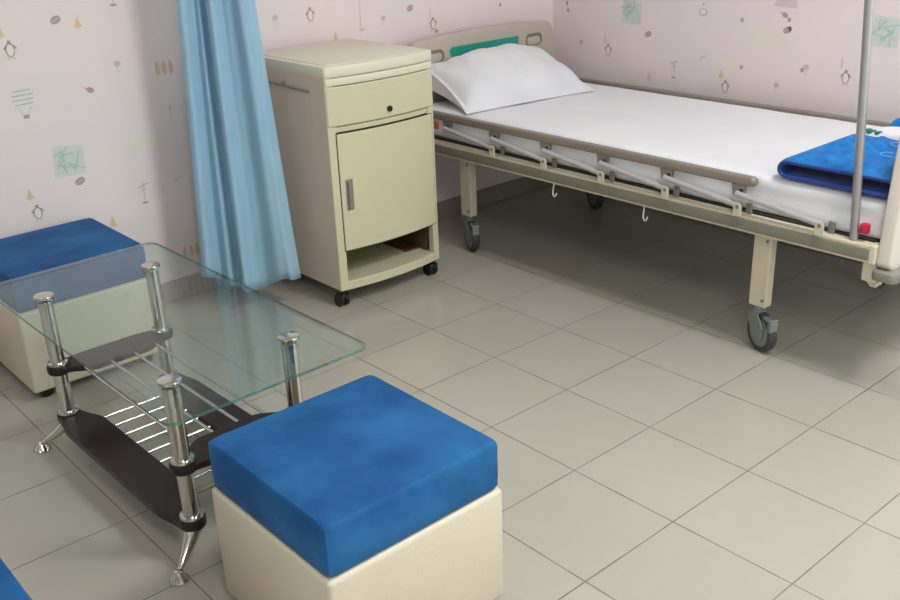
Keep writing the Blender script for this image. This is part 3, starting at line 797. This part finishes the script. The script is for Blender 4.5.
def slab(name, sx, sy, h, m, loc, rz, label, cat, seed, peak=0, dome=.4):
    bm = bmesh.new(); nu, nv = 34, 26; T_, Bt = [], []
    for j in range(nv+1):
        rt, rb = [], []
        for i in range(nu+1):
            u, v = i/nu*2-1, j/nv*2-1
            f = (max(0, 1-abs(u)**6)*max(0, 1-abs(v)**6))**.5
            z = h*f*(1-dome*(.5*u*u+.5*v*v))+.006*noise.noise(Vector((u*2+seed, v*2, 0)))*f+peak*f*math.exp(-((u-.3)**2+(v-.2)**2)*2)
            rt.append(bm.verts.new((u*sx*(1-.02*(1-f)), v*sy, max(z, 0)+.0008))); rb.append(bm.verts.new((u*sx*.99, v*sy*.99, 0)))
        T_.append(rt); Bt.append(rb)
    for j in range(nv):
        for i in range(nu):
            bm.faces.new((T_[j][i], T_[j][i+1], T_[j+1][i+1], T_[j+1][i])); bm.faces.new((Bt[j][i], Bt[j+1][i], Bt[j+1][i+1], Bt[j][i+1]))
    for j in range(nv):
        bm.faces.new((T_[j][0], T_[j+1][0], Bt[j+1][0], Bt[j][0])); bm.faces.new((T_[j][nu], Bt[j][nu], Bt[j+1][nu], T_[j+1][nu]))
    for i in range(nu):
        bm.faces.new((T_[0][i], Bt[0][i], Bt[0][i+1], T_[0][i+1])); bm.faces.new((T_[nv][i], T_[nv][i+1], Bt[nv][i+1], Bt[nv][i]))
    o = obj(name, bm, m, None, True); o.location = loc; o.rotation_euler = (0,0,rz)
    tag(o, label, cat); return o
b.free()
tw = slab('folded_towel', .155, .062, .066, M['towel'], (-1.31, 2.965, .554), 0, 'folded white cloth with a small green print between the two blue covers', 'towel', 1)
b = new()
for k in range(3):
    out = [(-.125+k*.026, -.046), (-.100+k*.026, -.018), (-.090+k*.026, -.022), (-.115+k*.026, -.050)]
    prism(b, out, 'z', .0505, .0600)
obj('printed_mark', b, M['green'], tw)
slab('blue_bed_cover', .12, .055, .07, M['quilt'], (-1.32, 3.13, .554), 0, 'bright blue cloth bunched up on the bed against the wall, behind the white cloth', 'blanket', 5, .01)

# ------------------------------------------------------------------ drip stand
PL = thing('drip_stand', 'thin steel drip pole rising from the near foot corner of the bed', 'drip stand', (-1.172, 2.437, .4385))
d = Vector((-.062, -.004, 1)).normalized()
P_ = lambda z: (d.x*z/d.z, d.y*z/d.z, z)
p = obj('pole', tube(new(), [P_(.0005), P_(.75)], .0115, 20), M['steel'], PL, True)
obj('inner_pole', tube(new(), [P_(.74), P_(1.55)], .0085, 16), M['steel'], PL, True)
obj('clamp_collar', tube(new(), [P_(.72), P_(.765)], .017, 18), M['black'], PL, True)
for s in (-1, 1):
    e = P_(1.55); obj('hook', tube(new(), [e, (e[0]+s*.04, e[1], e[2]+.02), (e[0]+s*.09, e[1], e[2]), (e[0]+s*.11, e[1], e[2]+.03)], .004, 10), M['steel'], PL, True)
b = new(); box(b, .012, .036, -.008, .016, .022, .05, .006); obj('clamp_knob', b, M['red'], PL, True)

# ------------------------------------------------------------------ added lamps and daylight
def added_ceiling_lamp(x, y, where, power):  # unseen fixture, added to light the room from above
    t = thing('added_ceiling_panel', 'unseen square white ceiling panel light, added for its light, above '+where, 'ceiling light', (x, y, H-.04), 0, 'added ceiling panel lights')
    b = new()
    for bx in ((-.3, .3, -.3, -.28), (-.3, .3, .28, .3), (-.3, -.28, -.28, .28), (.28, .3, -.28, .28)): box(b, *bx, 0, .0395, .002)
    obj('frame', b, M['window_frame'], t)
    m = bpy.data.materials.get('lit_diffuser')
    if not m:
        m = mat('lit_diffuser', (1,1,1,1), .6); bs = m.node_tree.nodes['Principled BSDF']
        bs.inputs['Emission Color'].default_value = (1,.975,.94,1); bs.inputs['Emission Strength'].default_value = 6
    obj('diffuser', box(new(), -.2795, .2795, -.2795, .2795, .006, .012), m, t)
    ld = bpy.data.lights.new('added_panel_light', 'AREA'); ld.shape = 'SQUARE'; ld.size = .56; ld.energy = power; ld.color = (1,.975,.95)
    lo = bpy.data.objects.new('added_panel_light', ld); C.objects.link(lo); lo.location = (0, 0, -.004); lo.parent = t
added_ceiling_lamp(-.35, 2.0, 'the foot end of the bed', 42)  # placed to brighten the right floor, back wall and foot end
added_ceiling_lamp(.5, .1, 'the side of the room behind the stools', 26)

def daylight(name, loc, rot, sx, sy, power, col):
    ld = bpy.data.lights.new(name, 'AREA'); ld.shape = 'RECTANGLE'; ld.size = sx; ld.size_y = sy; ld.energy = power; ld.color = col
    lo = bpy.data.objects.new(name, ld); C.objects.link(lo); lo.location = loc; lo.rotation_euler = rot
daylight('daylight_back', ((WX0+WX1)/2, YW+.16, (WZ0+WZ1)/2), (-PI/2, 0, 0), WX1-WX0, WZ1-WZ0, 32, (.93,.97,1))
daylight('daylight_right', (XR+.16, (VY0+VY1)/2, (VZ0+VZ1)/2), (PI/2, 0, PI/2), VY1-VY0, VZ1-VZ0, 40, (.95,.98,1))
daylight('added_daylight_front', ((UX0+UX1)/2, YB-.16, (UZ0+UZ1)/2), (PI/2, 0, 0), UX1-UX0, UZ1-UZ0, 26, (.97,.98,1))  # added light for the back wall and faces turned to the front
w = bpy.data.worlds.new('sky'); S.world = w; w.use_nodes = True
w.node_tree.nodes['Background'].inputs[0].default_value = (.85,.92,1,1); w.node_tree.nodes['Background'].inputs[1].default_value = 1.2

# ------------------------------------------------------------------ camera
yaw, pitch, roll, F, hc = 2.43438614, -.398817211, -.0401852898, 980.431752, 1.35230303
f = Vector((math.cos(yaw)*math.cos(pitch), math.sin(yaw)*math.cos(pitch), math.sin(pitch)))
r = f.cross(Vector((0,0,1))).normalized(); u = r.cross(f)
r, u = r*math.cos(roll)+u*math.sin(roll), -r*math.sin(roll)+u*math.cos(roll)
cd = bpy.data.cameras.new('camera'); cam = bpy.data.objects.new('camera', cd); C.objects.link(cam)
R = Matrix((r, u, -f)).transposed()
cam.matrix_world = Matrix.Translation((0, 0, hc)) @ R.to_4x4()
cd.sensor_width = 36; cd.sensor_fit = 'HORIZONTAL'; cd.lens = F/900*36; cd.clip_start = .05
S.camera = cam
S.view_settings.view_transform = 'Standard'; S.view_settings.look = 'None'; S.view_settings.gamma = 1; S.view_settings.exposure = -.04
S.view_settings.use_curve_mapping = False
S.cycles.max_bounces = 10; S.cycles.transparent_max_bounces = 12; S.cycles.use_denoising = True; S.cycles.caustics_reflective = False
